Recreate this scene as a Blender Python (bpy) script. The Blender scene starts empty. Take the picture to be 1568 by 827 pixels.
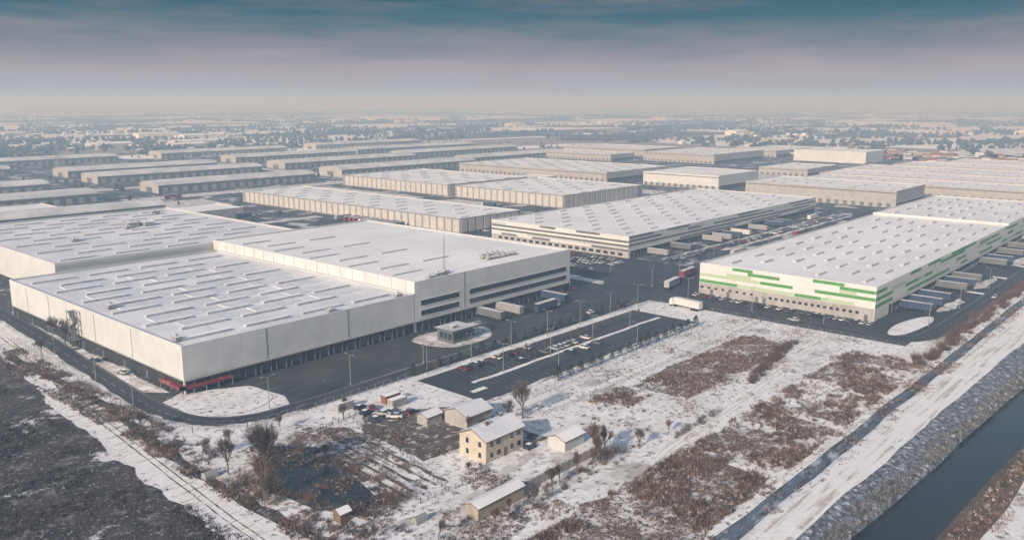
import bpy, math, random
import numpy as np
from mathutils import Vector, noise
random.seed(7); RNG=np.random.RandomState(11)
sc=bpy.context.scene; COL=sc.collection
# ------------------------------------------------------------ materials
def mat(name, base, layers=(), lines=(), rough=.85, bump=0, bscale=1.0, spec=.25, coord='pos', metal=0):
    m=bpy.data.materials.new(name); m.use_nodes=True; nt=m.node_tree; N=nt.nodes; L=nt.links
    b=N['Principled BSDF']; b.inputs['Roughness'].default_value=rough
    b.inputs['Specular IOR Level'].default_value=spec; b.inputs['Metallic'].default_value=metal
    g=N.new('ShaderNodeNewGeometry') if coord=='pos' else N.new('ShaderNodeTexCoord')
    P=g.outputs['Position'] if coord=='pos' else g.outputs['Object']
    c=N.new('ShaderNodeRGB'); c.outputs[0].default_value=(*base,1); cur=c.outputs[0]
    for ly in layers:
        col,scale,lo,hi=ly[:4]; st=ly[4] if len(ly)>4 else (1,1,1); amt=ly[5] if len(ly)>5 else 1.0
        mp=N.new('ShaderNodeMapping'); mp.inputs['Scale'].default_value=st; mp.inputs['Location'].default_value=(random.uniform(0,90),random.uniform(0,90),0)
        L.new(P,mp.inputs[0])
        n=N.new('ShaderNodeTexNoise'); n.inputs['Scale'].default_value=scale; n.inputs['Detail'].default_value=5; n.inputs['Roughness'].default_value=.65
        L.new(mp.outputs[0],n.inputs[0])
        r=N.new('ShaderNodeMapRange'); r.inputs[1].default_value=lo; r.inputs[2].default_value=hi; r.inputs[4].default_value=amt
        L.new(n.outputs[0],r.inputs[0])
        x=N.new('ShaderNodeMixRGB'); x.inputs[2].default_value=(*col,1); L.new(r.outputs[0],x.inputs[0]); L.new(cur,x.inputs[1]); cur=x.outputs[0]
    if lines:
        s=N.new('ShaderNodeSeparateXYZ'); L.new(P,s.inputs[0])
        ad=N.new('ShaderNodeMath'); ad.operation='ADD'; L.new(s.outputs[0],ad.inputs[0]); L.new(s.outputs[1],ad.inputs[1])
        for ax,per,wid,col,amt in lines:
            src={'x':s.outputs[0],'y':s.outputs[1],'z':s.outputs[2],'s':ad.outputs[0]}[ax]
            a=N.new('ShaderNodeMath'); a.operation='FLOORED_MODULO'; L.new(src,a.inputs[0]); a.inputs[1].default_value=per
            d=N.new('ShaderNodeMath'); d.operation='LESS_THAN'; L.new(a.outputs[0],d.inputs[0]); d.inputs[1].default_value=wid
            e=N.new('ShaderNodeMath'); e.operation='MULTIPLY'; L.new(d.outputs[0],e.inputs[0]); e.inputs[1].default_value=amt
            x=N.new('ShaderNodeMixRGB'); x.inputs[2].default_value=(*col,1); L.new(e.outputs[0],x.inputs[0]); L.new(cur,x.inputs[1]); cur=x.outputs[0]
    L.new(cur,b.inputs['Base Color'])
    if bump:
        n=N.new('ShaderNodeTexNoise'); n.inputs['Scale'].default_value=bscale; n.inputs['Detail'].default_value=5; L.new(P,n.inputs[0])
        bp=N.new('ShaderNodeBump'); bp.inputs['Strength'].default_value=1; bp.inputs['Distance'].default_value=bump
        L.new(n.outputs[0],bp.inputs['Height']); L.new(bp.outputs[0],b.inputs['Normal'])
    return m
SN=(.76,.78,.81)
m_snow=mat('snow',SN,[((.50,.48,.47),.05,.48,.72,(1,1,1),.6),((.19,.155,.13),.55,.545,.64),((.58,.57,.58),.25,.45,.6,(1,1,1),.5),((.15,.12,.10),.035,.58,.65,(1,1,1),.5)],bump=.15,bscale=.5)
m_snowclean=mat('snow_clean',SN,[((.58,.57,.57),.12,.5,.7),((.28,.24,.21),1.1,.60,.68)],bump=.1,bscale=.5)
m_ice=mat('snow_trodden',(.52,.51,.51),[((.20,.18,.165),.35,.50,.62,(1,1,1),.7),(SN,.2,.50,.60)],bump=.08,bscale=.8)
m_roof=mat('roof_snow',(.83,.84,.86),[((.71,.72,.75),.03,.42,.62),((.72,.73,.76),.35,.5,.7,(1,.25,1),.6),((.55,.57,.60),.5,.62,.72,(.4,.4,1),.5)],lines=[('y',12.0,.15,(.6,.6,.63),.3)],bump=.03,bscale=.6,rough=.7)
m_roofA=mat('roof_snow_old',(.73,.75,.79),[((.59,.62,.67),.03,.42,.6),((.47,.50,.54),.3,.58,.7,(1,.3,1),.6)],lines=[('x',3.0,.14,(.42,.44,.47),.35)],bump=.03,bscale=.6,rough=.7)
m_roofbarn=mat('roof_barn_snow',(.66,.67,.70),[((.44,.46,.49),.05,.4,.6)],lines=[('x',9,.4,(.3,.32,.34),.5)])
m_scrub=mat('scrub_ground',(.62,.61,.62),[((.16,.115,.10),.10,.43,.53),((.62,.61,.62),.33,.54,.61),((.09,.066,.056),.8,.50,.58),((.68,.67,.68),1.4,.58,.65)],bump=.3,bscale=1.0)
m_scrubd=mat('scrub_ground_dark',(.040,.036,.036),[((.08,.065,.055),.1,.42,.6),((.30,.30,.32),.16,.52,.64,(1,1,1),.6),((.040,.034,.031),.5,.48,.56,(1,1,1),.8),((.46,.46,.49),1.1,.58,.65,(1,1,1),.75),((.66,.66,.69),.05,.585,.63)],bump=.3,bscale=1.0)
m_dirt=mat('dirt',(.075,.063,.056),[((.14,.12,.11),.3,.4,.6),((.55,.54,.54),.4,.54,.63)],bump=.08,bscale=1)
m_asph=mat('asphalt',(.036,.040,.047),[((.055,.058,.065),.06,.4,.6),((.095,.096,.105),.5,.56,.72,(.3,1,1),.6)],rough=.7)
m_asphs=mat('asphalt_snowy',(.042,.047,.056),[((.075,.08,.088),.05,.4,.6),((.52,.53,.56),.045,.55,.61),((.38,.39,.41),.3,.59,.68)],rough=.75)
m_yard=mat('concrete_yard',(.062,.069,.067),[((.036,.041,.048),.05,.4,.6),((.12,.125,.12),.25,.5,.7,(.3,1,1),.7),((.5,.5,.52),.12,.64,.7,(.4,1,1),.7)],lines=[('x',8,.12,(.03,.03,.03),.5)],rough=.7)
m_path=mat('path_snow',(.76,.76,.77),[((.36,.31,.28),.5,.50,.62,(.08,1.6,1),.75),(SN,.15,.5,.6)],bump=.12,bscale=.7)
m_bankl=mat('bank_reed_shaded_snow',(.20,.24,.30),[((.08,.078,.08),.9,.42,.56),((.54,.57,.63),.6,.55,.65)],bump=.35,bscale=1.2)  # bluish base paints shade onto the bank, beneath reed and snow patches
m_bankr=mat('bank_dry_grass',(.16,.118,.095),[((.09,.07,.056),.4,.4,.6,(.3,1,1)),((.5,.48,.47),.9,.6,.7)],bump=.3,bscale=1)
m_ditch_shade=mat('ditch_painted_shade',(.11,.15,.21),[((.06,.07,.08),.6,.46,.6,(.3,1,1)),((.40,.46,.56),.3,.55,.66,(.4,1,1))],bump=.2)  # snowy ditch: blue shadow painted into the colour, plus wet and snow patches
m_water=mat('canal_water',(.012,.018,.020),[((.022,.025,.023),.05,.4,.6)],rough=.16,spec=.22,bump=.012,bscale=1.2)
m_line=mat('road_paint',(.60,.60,.60),[((.13,.13,.13),1.2,.48,.58)])
m_kerb=mat('kerb',(.34,.34,.34),[((.2,.2,.2),1,.5,.7)])
m_white=mat('panel_white',(.57,.59,.595),[((.49,.51,.52),.12,.4,.65),((.36,.365,.365),.5,.6,.75,(1,1,.15),.5)],lines=[('s',6,.10,(.28,.28,.28),.5),('s',1.0,.06,(.38,.38,.38),.22)],rough=.4)
m_wgrey=mat('panel_grey',(.46,.475,.48),[((.40,.41,.42),.1,.4,.65)],lines=[('s',6,.12,(.25,.25,.25),.5),('z',2.4,.08,(.3,.3,.3),.4)],rough=.55)
m_gap=mat('panel_dark_gap',(.20,.205,.21),[((.25,.25,.25),.2,.4,.6)])  # darker wall colour left visible between the facade panels
m_conc=mat('concrete_wall',(.36,.355,.35),[((.27,.265,.26),.3,.45,.7)],lines=[('s',10,.15,(.17,.17,.17),.6)])
m_beige=mat('panel_beige',(.50,.485,.47),[((.41,.40,.39),.2,.4,.65)],lines=[('s',2.4,.12,(.3,.3,.3),.4)])
m_dark=mat('dock_dark',(.03,.033,.038),[((.055,.055,.058),.3,.5,.7)])
m_dgrey=mat('panel_darkgrey',(.10,.11,.12),[((.14,.145,.15),.2,.4,.7)],rough=.5)
m_green=mat('panel_green',(.09,.27,.075),[((.07,.21,.06),.3,.4,.7)],rough=.5)
m_lgreen=mat('panel_pale_green',(.38,.47,.33),rough=.5)
m_pwhite=mat('panel_bright_white',(.60,.61,.60),[((.53,.54,.535),.2,.45,.7)],lines=[('s',6,.08,(.4,.4,.4),.4)],rough=.5)
m_glass=mat('window_glass',(.02,.028,.035),rough=.12,spec=.6)
m_door=mat('dock_door',(.10,.105,.115),[((.05,.05,.06),.15,.42,.6)],lines=[('z',.6,.06,(.06,.06,.06),.6)])
m_skyl=mat('skylight',(.40,.44,.50),[((.28,.31,.36),.4,.45,.6)],rough=.4)
m_pv=mat('snowy_roof_ribs',(.71,.74,.79),[((.57,.60,.65),.2,.4,.65)],lines=[('x',1.6,.35,(.32,.35,.40),.7)],rough=.5)
m_metal=mat('galvanised_metal',(.28,.29,.30),rough=.5,metal=.3)
m_red=mat('red_paint',(.20,.03,.045),[((.45,.35,.36),.5,.58,.68)],rough=.5)
m_cream=mat('house_plaster',(.48,.43,.355),[((.38,.34,.28),.4,.45,.7)])
m_tan=mat('shed_render',(.35,.32,.27),[((.26,.235,.2),.5,.45,.65)])
m_brick=mat('house_brick',(.18,.12,.09),[((.14,.09,.07),1,.45,.6)])
m_bark=mat('bark',(.085,.07,.06),[((.14,.115,.10),.6,.45,.6)])
m_barkr=mat('bark_rust',(.19,.12,.08),[((.12,.085,.06),.6,.45,.6)])
m_grass=mat('dry_stalks',(.15,.10,.085),[((.08,.055,.048),.08,.42,.58),((.22,.145,.11),.5,.5,.65),((.50,.48,.48),.8,.55,.62)])
m_grassd=mat('dry_stalks_dark',(.07,.057,.05),[((.04,.034,.031),.08,.42,.58),((.32,.31,.32),.6,.57,.67)])
m_reed=mat('frosted_reeds',(.17,.175,.19),[((.08,.072,.065),.5,.42,.58),((.52,.54,.58),.9,.55,.63)])
m_hedge=mat('hedge_red_brown',(.17,.105,.085),[((.09,.065,.055),.2,.4,.6)])
m_pine=mat('conifer_needles',(.025,.038,.025),[((.045,.055,.035),1.5,.45,.6)])
m_dtree=mat('distant_tree_foliage',(.055,.058,.06),[((.032,.035,.038),.02,.4,.6),((.12,.095,.08),.05,.55,.65)])
m_tyre=mat('tyre',(.02,.02,.02)); m_grey=mat('machine_grey',(.27,.28,.29),[((.18,.18,.18),1,.5,.7)])
# ------------------------------------------------------------ mesh builder
class MB:
    def __init__(s): s.v=[];s.f=[];s.mi=[];s.mats=[]
    def m(s,mt):
        if mt not in s.mats: s.mats.append(mt)
        return s.mats.index(mt)
    def face(s,pts,mt):
        n=len(s.v); s.v+=[tuple(p) for p in pts]; s.f.append(tuple(range(n,n+len(pts)))); s.mi.append(s.m(mt))
    def box(s,x0,x1,y0,y1,z0,z1,mt,top=None,bottom=False):
        t=top or mt
        s.face([(x0,y0,z0),(x0,y0,z1),(x0,y1,z1),(x0,y1,z0)],mt); s.face([(x1,y0,z0),(x1,y1,z0),(x1,y1,z1),(x1,y0,z1)],mt)
        s.face([(x0,y0,z0),(x1,y0,z0),(x1,y0,z1),(x0,y0,z1)],mt); s.face([(x0,y1,z0),(x0,y1,z1),(x1,y1,z1),(x1,y1,z0)],mt)
        s.face([(x0,y0,z1),(x1,y0,z1),(x1,y1,z1),(x0,y1,z1)],t)
        if bottom: s.face([(x0,y0,z0),(x0,y1,z0),(x1,y1,z0),(x1,y0,z0)],mt)
    def tube(s,a,b,r0,r1,mt,n=4):
        a=Vector(a);b=Vector(b);d=(b-a).normalized()
        u=d.orthogonal().normalized();w=d.cross(u)
        ra=[a+(u*math.cos(2*math.pi*i/n)+w*math.sin(2*math.pi*i/n))*r0 for i in range(n)]
        rb=[b+(u*math.cos(2*math.pi*i/n)+w*math.sin(2*math.pi*i/n))*r1 for i in range(n)]
        for i in range(n):
            j=(i+1)%n; s.face([ra[i],ra[j],rb[j],rb[i]],mt)
    def disc(s,c,ax,r,w,mt,n=10):
        x,y,z=c
        r1=[(x+r*math.cos(2*math.pi*i/n),y-w/2,z+r*math.sin(2*math.pi*i/n)) for i in range(n)]
        r2=[(p[0],y+w/2,p[2]) for p in r1]
        s.face(r1,mt); s.face(r2[::-1],mt)
        for i in range(n):
            j=(i+1)%n; s.face([r1[i],r2[i],r2[j],r1[j]],mt)
    def mesh(s,name):
        me=bpy.data.meshes.new(name); me.from_pydata(s.v,[],s.f); me.polygons.foreach_set('material_index',s.mi)
        for mt in s.mats: me.materials.append(mt)
        me.update(); return me
    def obj(s,name,parent=None):
        o=bpy.data.objects.new(name,s.mesh(name)); COL.objects.link(o)
        if parent: o.parent=parent
        return o
def empty(name,loc=(0,0,0)):
    e=bpy.data.objects.new(name,None); e.location=loc; e.empty_display_size=1; COL.objects.link(e); return e
def inst(name,me,loc,rot=0,scale=1):
    o=bpy.data.objects.new(name,me); o.location=loc; o.rotation_euler=(0,0,rot)
    o.scale=scale if isinstance(scale,tuple) else (scale,)*3; COL.objects.link(o); return o
def smooth(pts,n=8,closed=False):
    P=[Vector(p) for p in pts]; out=[]; K=len(P)
    rng=range(K) if closed else range(K-1)
    for i in rng:
        if closed: p0,p1,p2,p3=P[i-1],P[i],P[(i+1)%K],P[(i+2)%K]
        else: p0,p1,p2,p3=P[max(i-1,0)],P[i],P[i+1],P[min(i+2,K-1)]
        for k in range(n):
            t=k/n; out.append(.5*((2*p1)+(p2-p0)*t+(2*p0-5*p1+4*p2-p3)*t*t+(3*p1-p0-3*p2+p3)*t**3))
    if not closed: out.append(P[-1])
    return out
def ribbon(name,pts,w,z,mt,sm=8,jit=0,off=0,dash=0):
    C=smooth(pts,sm); b=MB(); Lf=[];Rt=[]
    if dash:
        D=[C[0]]
        for i in range(len(C)-1):
            n=max(1,int((C[i+1]-C[i]).length/dash))
            D+=[C[i].lerp(C[i+1],(k+1)/n) for k in range(n)]
        C=D
    for i,c in enumerate(C):
        d=(C[min(i+1,len(C)-1)]-C[max(i-1,0)]).normalized(); nrm=Vector((-d.y,d.x))
        Lf.append(c+nrm*(w/2+off+random.uniform(-jit,jit))); Rt.append(c-nrm*(w/2-off+random.uniform(-jit,jit)))
    for i in range(len(C)-1):
        if dash and i%2: continue
        b.face([(*Rt[i],z),(*Rt[i+1],z),(*Lf[i+1],z),(*Lf[i],z)],mt)
    return b.obj(name)
def area(name,pts,z,mt,jit=0,step=3,closed_smooth=0,raise_kerb=0):
    if closed_smooth: P=smooth(pts,closed_smooth,True)
    else: P=[Vector(p) for p in pts]
    Q=[]
    for i in range(len(P)):
        a=P[i];c=P[(i+1)%len(P)];d=(c-a).length;n=max(1,int(d/step)) if jit else 1
        for k in range(n):
            q=a.lerp(c,k/n)
            if jit:
                v=noise.noise_vector((q.x*.11,q.y*.11,3.3))*jit+noise.noise_vector((q.x*.5,q.y*.5,8))*jit*.5
                q=q+Vector((v.x,v.y))
            Q.append(q)
    ar=sum(Q[i].x*Q[(i+1)%len(Q)].y-Q[(i+1)%len(Q)].x*Q[i].y for i in range(len(Q)))
    if ar<0: Q=Q[::-1]
    b=MB(); b.face([(q.x,q.y,z) for q in Q],mt)
    if raise_kerb:
        for i in range(len(Q)):
            a=Q[i];c=Q[(i+1)%len(Q)]; b.face([(a.x,a.y,z-raise_kerb),(c.x,c.y,z-raise_kerb),(c.x,c.y,z),(a.x,a.y,z)],m_kerb)
    return b.obj(name)
def rect(x0,x1,y0,y1): return [(x0,y0),(x1,y0),(x1,y1),(x0,y1)]
# ------------------------------------------------------------ ground sheet
def field_mat():
    m=mat('farmland_snow',SN,[((.52,.50,.49),.05,.5,.75,(1,1,1),.6),((.24,.19,.16),.6,.57,.66,(1,1,1),.8)],bump=.12,bscale=.5)
    nt=m.node_tree;N=nt.nodes;L=nt.links;b=N['Principled BSDF']; src=b.inputs['Base Color'].links[0].from_socket
    g=N.new('ShaderNodeNewGeometry')
    mp=N.new('ShaderNodeMapping'); mp.inputs['Rotation'].default_value=(0,0,.12); mp.inputs['Scale'].default_value=(.0026,.0050,0); L.new(g.outputs[0],mp.inputs[0])
    v=N.new('ShaderNodeTexVoronoi'); v.distance='CHEBYCHEV'; v.inputs['Scale'].default_value=1; L.new(mp.outputs[0],v.inputs[0])
    s=N.new('ShaderNodeSeparateXYZ'); L.new(v.outputs['Color'],s.inputs[0])
    r=N.new('ShaderNodeValToRGB'); cr=r.color_ramp; cr.interpolation='CONSTANT'; cr.elements[0].color=(.10,.085,.08,1); cr.elements[1].position=.25; cr.elements[1].color=(.85,.85,.88,1)
    e=cr.elements.new(.64); e.color=(.28,.24,.23,1); e=cr.elements.new(.76); e.color=(.72,.71,.73,1); L.new(s.outputs[0],r.inputs[0])
    ln=N.new('ShaderNodeVectorMath'); ln.operation='LENGTH'; L.new(g.outputs[0],ln.inputs[0])
    mr=N.new('ShaderNodeMapRange'); mr.inputs[1].default_value=1050; mr.inputs[2].default_value=1300; L.new(ln.outputs['Value'],mr.inputs[0])
    x=N.new('ShaderNodeMixRGB'); L.new(mr.outputs[0],x.inputs[0]); L.new(src,x.inputs[1]); L.new(r.outputs[0],x.inputs[2]); L.new(x.outputs[0],b.inputs['Base Color'])
    return m
m_field=field_mat()
xs=[-30000,-4000,-800,-200]+list(range(0,760,5))+[900,1500,5000,35000]
prof=[(-30000,0,m_field),(-4000,0,m_field),(-300,0,m_field),(0,0,m_snow),(24,0,m_snow),(31,.3,m_bankr),(37.5,-1.2,m_bankr),(39.5,-2.6,m_bankr),(49,-2.6,m_bankl),(50.5,-1.5,m_bankl),(53.5,-.4,m_bankl),(56,.3,m_bankl),(58.5,.35,m_path),(63.5,.25,m_path),(66.5,.1,m_snowclean),(67.9,0,m_ditch_shade),(69.0,-1.4,m_ditch_shade),(70.6,-1.4,m_ditch_shade),(71.4,0,m_snow),(110,0,m_snow),(400,0,m_field),(1000,0,m_field),(5000,0,m_field),(35000,0,m_field)]
b=MB(); V=[]
def shx(x): return -max(-7,min(6,.045*(x-200)))
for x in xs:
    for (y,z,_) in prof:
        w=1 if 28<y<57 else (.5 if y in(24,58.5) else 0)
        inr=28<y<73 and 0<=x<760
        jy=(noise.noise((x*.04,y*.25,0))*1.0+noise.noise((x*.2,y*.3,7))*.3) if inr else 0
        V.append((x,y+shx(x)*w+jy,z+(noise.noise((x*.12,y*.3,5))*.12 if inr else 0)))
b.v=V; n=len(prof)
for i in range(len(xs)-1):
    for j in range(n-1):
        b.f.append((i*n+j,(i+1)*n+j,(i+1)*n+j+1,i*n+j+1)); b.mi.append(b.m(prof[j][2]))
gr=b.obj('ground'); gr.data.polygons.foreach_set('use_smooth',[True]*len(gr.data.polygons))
b=MB()
for i in range(len(xs)-1):
    xa,xb=xs[i],xs[i+1]; b.face([(xa,36+shx(xa),-1.75),(xb,36+shx(xb),-1.75),(xb,52+shx(xb),-1.75),(xa,52+shx(xa),-1.75)],m_water)
b.obj('canal_water')
# ------------------------------------------------------------ paved areas
area('industrial_yard_asphalt',[(262,232),(300,232),(300,203),(318,195),(660,195),(1000,60),(1350,60),(1400,700),(900,1200),(170,1300),(100,900),(120,530),(255,530),(255,378),(262,376)],.02,m_asphs)
area('loading_yard',[(128,199),(300,199),(300,231),(112,231),(118,228),(129,222),(131,206)],.03,m_yard)
area('left_service_strip',[(101.5,226),(113,232),(113,376),(132,376),(132,600),(112,600),(106,330),(104,280)],.03,m_asphs)
area('east_yard',[(306,86),(700,86),(700,190),(306,200)],.03,m_asph)
area('junction_asphalt',[(296,192),(384,192),(384,300),(372,470),(300,470),(298,229)],.04,m_asph)
RING=[(112,420),(109,375),(107,329),(103.5,281),(101,241),(101,219),(105,205),(114,197.5),(128,195.5),(179,195),(250,195.5),(309,197),(361,203),(478,214),(668,220),(900,226)]
ribbon('ring_road',RING,7.5,.055,m_asph,10)
for o in (3.2,-3.2): ribbon('road_edge_marking',RING[:11],.14,.065,m_line,10,off=o)
ribbon('road_centre_marking',RING,.14,.066,m_line,10,dash=3)
EAST=[(318,197),(314,160),(312.5,110),(313,94),(320,86),(336,83),(400,82),(700,82)]
ribbon('east_road',EAST,8,.06,m_asph,10)
for o in (3.4,-3.4): ribbon('road_edge_marking',EAST,.16,.07,m_line,10,off=o)
ribbon('road_centre_marking',EAST,.14,.071,m_line,10,dash=3)
ribbon('snow_shoulder',RING[:9],1.6,.058,m_ice,10,.6,off=-3.5)
area('car_park',rect(166,286,157.5,187),.05,m_asph)
def island(name,pts,jit=0,cs=0,mt=None): return area(name,pts,.16,mt or m_snowclean,jit,3,cs,.16)
island('verge_island',[(106,225),(113,228.5),(122,223),(129,220),(128,208),(119,203),(109,206),(105,214)],0,5,m_snow)
island('gatehouse_island',[(194,221),(198,205),(214,203),(222,208),(225,216),(208,224)],0,5,m_ice)
area('car_park_verge',rect(165,292,187.5,190.6),.07,m_snowclean,.7,2)
area('car_park_divider',rect(176,283,172,173.6),.07,m_snowclean,.6,2); area('car_park_divider',rect(170,176,166,168),.07,m_snowclean,.5,1)
area('car_park_snow',rect(166,285,157.6,158.8),.07,m_ice,.8,2)
island('corner_island',[(318.5,96),(322,91),(345,88.5),(356,91),(350,95),(333,98)],0,4,m_snowclean)
area('junction_snow',[(318,226),(324,228),(328,250),(320,262)],.06,m_ice,1.2,2)
for x in (372,430,505): area('yard_snow',[(x,88),(x+22,88.5),(x+30,91),(x+12,94),(x-6,92)],.05,m_ice,1.6,1.5)
area('snow_strip',[(104.5,240),(110,234),(111,300),(112,352),(109,352),(106.5,300)],.045,m_ice,.9)
for i,(x0,x1,y0,y1) in enumerate([(300,372,300,306),(440,640,226,229),(390,640,238,240),(372,379,300,360),(460,520,360,372),(262,372,520,530),(500,512,560,700),(650,700,300,480),(642,700,380,420),(450,520,480,530),(650,720,560,720),(300,370,640,700),(180,560,830,850),(320,560,720,745),(580,600,700,1100),(200,330,570,595),(880,935,400,560)]):
    area('snow_patch',rect(x0,x1,y0,y1),.06,m_ice,2.0)
b=MB()
for x in np.arange(180,282,2.6):
    for (ya,yb) in ((173.9,178.5),(167,171.6),(159.2,163.6),(181.5,186.4)): b.face([(x,ya,.06),(x+.1,ya,.06),(x+.1,yb,.06),(x,yb,.06)],m_line)
for y in np.arange(104,183,2.6): b.face([(323,y,.05),(329,y,.05),(329,y+.1,.05),(323,y+.1,.05)],m_line)
b.obj('parking_bay_markings')
area('path',[(78,60),(84,60),(83,139),(84.5,164),(87.5,203),(92,251),(97,291),(101,337),(102,420),(98,420),(95,337),(91,291),(85,251),(81,203),(78,164),(77,139)],.03,m_path,.9,2)
area('scrub_field',[(-40,60),(76,60),(75,139),(77,164),(79,203),(82.5,251),(88,291),(91,337),(92,460),(-40,520)],.02,m_scrubd,1.8,2)
area('scrub_field',[(60,74),(289,75),(290,84),(284,100),(240,98),(224,88),(216,99),(165,98),(112,98),(60,92)],.02,m_scrub,2.6,2)
area('scrub_field',[(208,117),(232,113),(280,121),(284,135),(258,136.5),(205,134.5)],.02,m_scrub,2.4,2)
area('scrub_field',[(187,131),(196,126),(203,131),(192,136.5)],.02,m_scrub,1.6,2)
ribbon('hedge_bank',[(92,330),(91,300),(92.5,238),(88.5,190),(87.5,160),(88.5,120),(89,70)],3,.035,m_scrubd,8,.6)
area('farmyard_dirt',[(127,141),(150.5,141),(151,128),(158,128),(160,147),(159,162),(148,170),(136,177),(130,168)],.03,m_dirt,1.4,2)
area('orchard_ground',[(112,150),(126,150),(129,172),(121,184),(110,178)],.025,m_scrub,1.5,2)
for k in range(5): ribbon('orchard_row_ground',[(112+k*2.8,130),(114.5+k*2.8,165-k)],.9,.034,m_dirt,12,.35)
area('pond_bank',[(108,178),(115,168),(114,144),(110,129),(101,129),(95.5,141),(93,156),(98,172)],.03,m_scrubd,1.4,2)
area('pond_water',[(107,174),(111.5,167),(110.5,146),(107,133),(103,133),(99,142),(97,153),(101,167)],.045,m_water,.5,2)
ribbon('farm_track',[(162,99.5),(180,102),(220,104),(250,107),(290,112),(309,116)],4,.03,m_path,12,.3)
ribbon('field_track',[(168,141),(240,141.5),(306,142)],3,.03,m_path,12,.2)
ribbon('farm_lane',[(86,126),(100,123),(115,119),(130,121),(142,124),(150,125)],3.2,.04,m_ice,8,.3)
for o in (-.8,.8):
    ribbon('tyre_track',[(168,146),(200,147),(240,146),(300,147)],.35,.034,m_ice,12,.12,off=o)
    ribbon('tyre_track',[(165,100),(180,102.3),(220,104.2),(250,107),(290,112),(309,116)],.28,.04,m_ice,12,.1,off=o)
    ribbon('tyre_track',[(80,90),(80.5,139),(82,164),(85,203),(89,251),(94,291),(98,337)],.3,.04,m_dirt,14,.12,off=o)
# ------------------------------------------------------------ buildings
def wallp(b,face,c,s0,s1,z0,z1,mt,off=.05):
    if face=='x': b.box(c-off,c+.01,s0,s1,z0,z1,mt,bottom=True)
    else: b.box(s0,s1,c-off,c+.01,z0,z1,mt,bottom=True)
def shell(E,x0,x1,y0,y1,h,wm,rm,par=.7,name='walls'):
    b=MB(); t=.45
    b.face([(x0,y0,0),(x0,y0,h),(x0,y1,h),(x0,y1,0)],wm); b.face([(x1,y0,0),(x1,y1,0),(x1,y1,h),(x1,y0,h)],wm)
    b.face([(x0,y0,0),(x1,y0,0),(x1,y0,h),(x0,y0,h)],wm); b.face([(x0,y1,0),(x0,y1,h),(x1,y1,h),(x1,y1,0)],wm)
    o=[(x0,y0),(x1,y0),(x1,y1),(x0,y1)]; i=[(x0+t,y0+t),(x1-t,y0+t),(x1-t,y1-t),(x0+t,y1-t)]
    for k in range(4):
        j=(k+1)%4
        b.face([(*o[k],h),(*o[j],h),(*i[j],h),(*i[k],h)],m_roof)
        b.face([(*i[k],h),(*i[j],h),(*i[j],h-par),(*i[k],h-par)],m_wgrey)
    b.obj(name,E)
    r=MB(); r.face([(*p,h-par) for p in i],rm); r.obj('roof',E)
def skylights(E,x0,x1,y0,y1,zr,lx,ly,gx,gy,hh=.7,stag=.5,top=None,skip=.06,jit=.3):
    b=MB(); r=0; y=y0
    while y+ly<y1:
        x=x0+(stag*(lx+gx) if r%2 else 0)
        while x+lx<x1:
            if random.random()>=skip:
                jx=random.uniform(-jit,jit); b.box(x+jx,x+lx+jx,y,y+ly,zr,zr+hh,m_skyl,top or m_roof)
            x+=lx+gx
        y+=ly+gy; r+=1
    b.obj('skylights',E)
def roofunits(E,lst,zr):
    b=MB()
    for (x,y,sx,sy,sz) in lst:
        b.box(x,x+sx,y,y+sy,zr+.3,zr+sz,m_grey,m_roof); b.box(x+.3,x+sx-.3,y+.3,y+sy-.3,zr,zr+.31,m_dark)
        b.tube((x+sx/2,y+sy/2,zr+sz),(x+sx/2,y+sy/2,zr+sz+.7),.35,.35,m_metal,8)
    b.obj('rooftop_units',E)
def docks(E,face,c,s0,s1,step=6,hb=4.2,w=3.2,cut=.35,canopy=True):
    b=MB(); wallp(b,face,c,s0,s1,0,hb,m_dark,.06)
    s=s0+step*.5
    while s+w<s1:
        wallp(b,face,c,s,s+w,.9,3.9,m_door,.12)
        for a in (s-.35,s+w+.05): wallp(b,face,c,a,a+.3,.3,4.0,m_dgrey,.5)
        s+=step
    if canopy: wallp(b,face,c,s0,s1,hb,hb+.25,m_grey,1.2)
    b.obj('loading_docks',E)
def stripes(E,face,c,s0,s1,z0,z1,rows,pal,seglen=(7,18)):
    b=MB(); dz=(z1-z0)/rows
    for r in range(rows):
        s=s0
        while s<s1:
            l=random.uniform(*seglen); e=min(s1,s+l)
            wallp(b,face,c,s,e,z0+r*dz+.04,z0+(r+1)*dz-.04,random.choice(pal[r%len(pal)]),.06)
            s=e
    b.obj('facade_cladding',E)
def vpanels(E,face,c,s0,s1,z0,z1,step,w,mt):
    b=MB(); s=s0
    while s+w<=s1: wallp(b,face,c,s,s+w,z0,z1,mt,.25); s+=step
    b.obj('facade_panels',E)
A=empty('logistics_warehouse')
shell(A,112,202.6,229,370,14.8,m_white,m_roofA)
b=MB()
for r in range(11):
    y=236+r*12
    for c in range(4):
        x=116+c*21.5+(6 if r%2 else 0)
        if x+16>199: continue
        b.box(x,x+16,y,y+2.0,14.1,14.9,m_skyl,m_roof)
b.obj('skylights',A)
b=MB()
for r in range(10):
    y=239.3+r*12
    for c in range(3):
        x=121+c*26+(4 if r%2 else 0)
        if random.random()<.85 and 1<=r<=8: b.box(x,x+19,y,y+7.4,14.1,14.3,m_pv)
b.obj('roof_rib_fields',A)
docks(A,'y',229,112.5,202,5.6)
b=MB(); wallp(b,'x',112,229.5,369.5,0,4.0,m_dark,.06); wallp(b,'x',112,229.5,369.5,4.0,4.2,m_grey,.3)
for y in range(236,368,16): wallp(b,'x',112,y,y+1.2,0,2.4,m_dgrey,.12)
for y in (262,290,330,352): wallp(b,'x',112,y,y+.12,4.3,14.2,m_dgrey,.1)
for x in (140,172): wallp(b,'y',229,x,x+.15,4.6,14.4,m_dgrey,.1)
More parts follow.
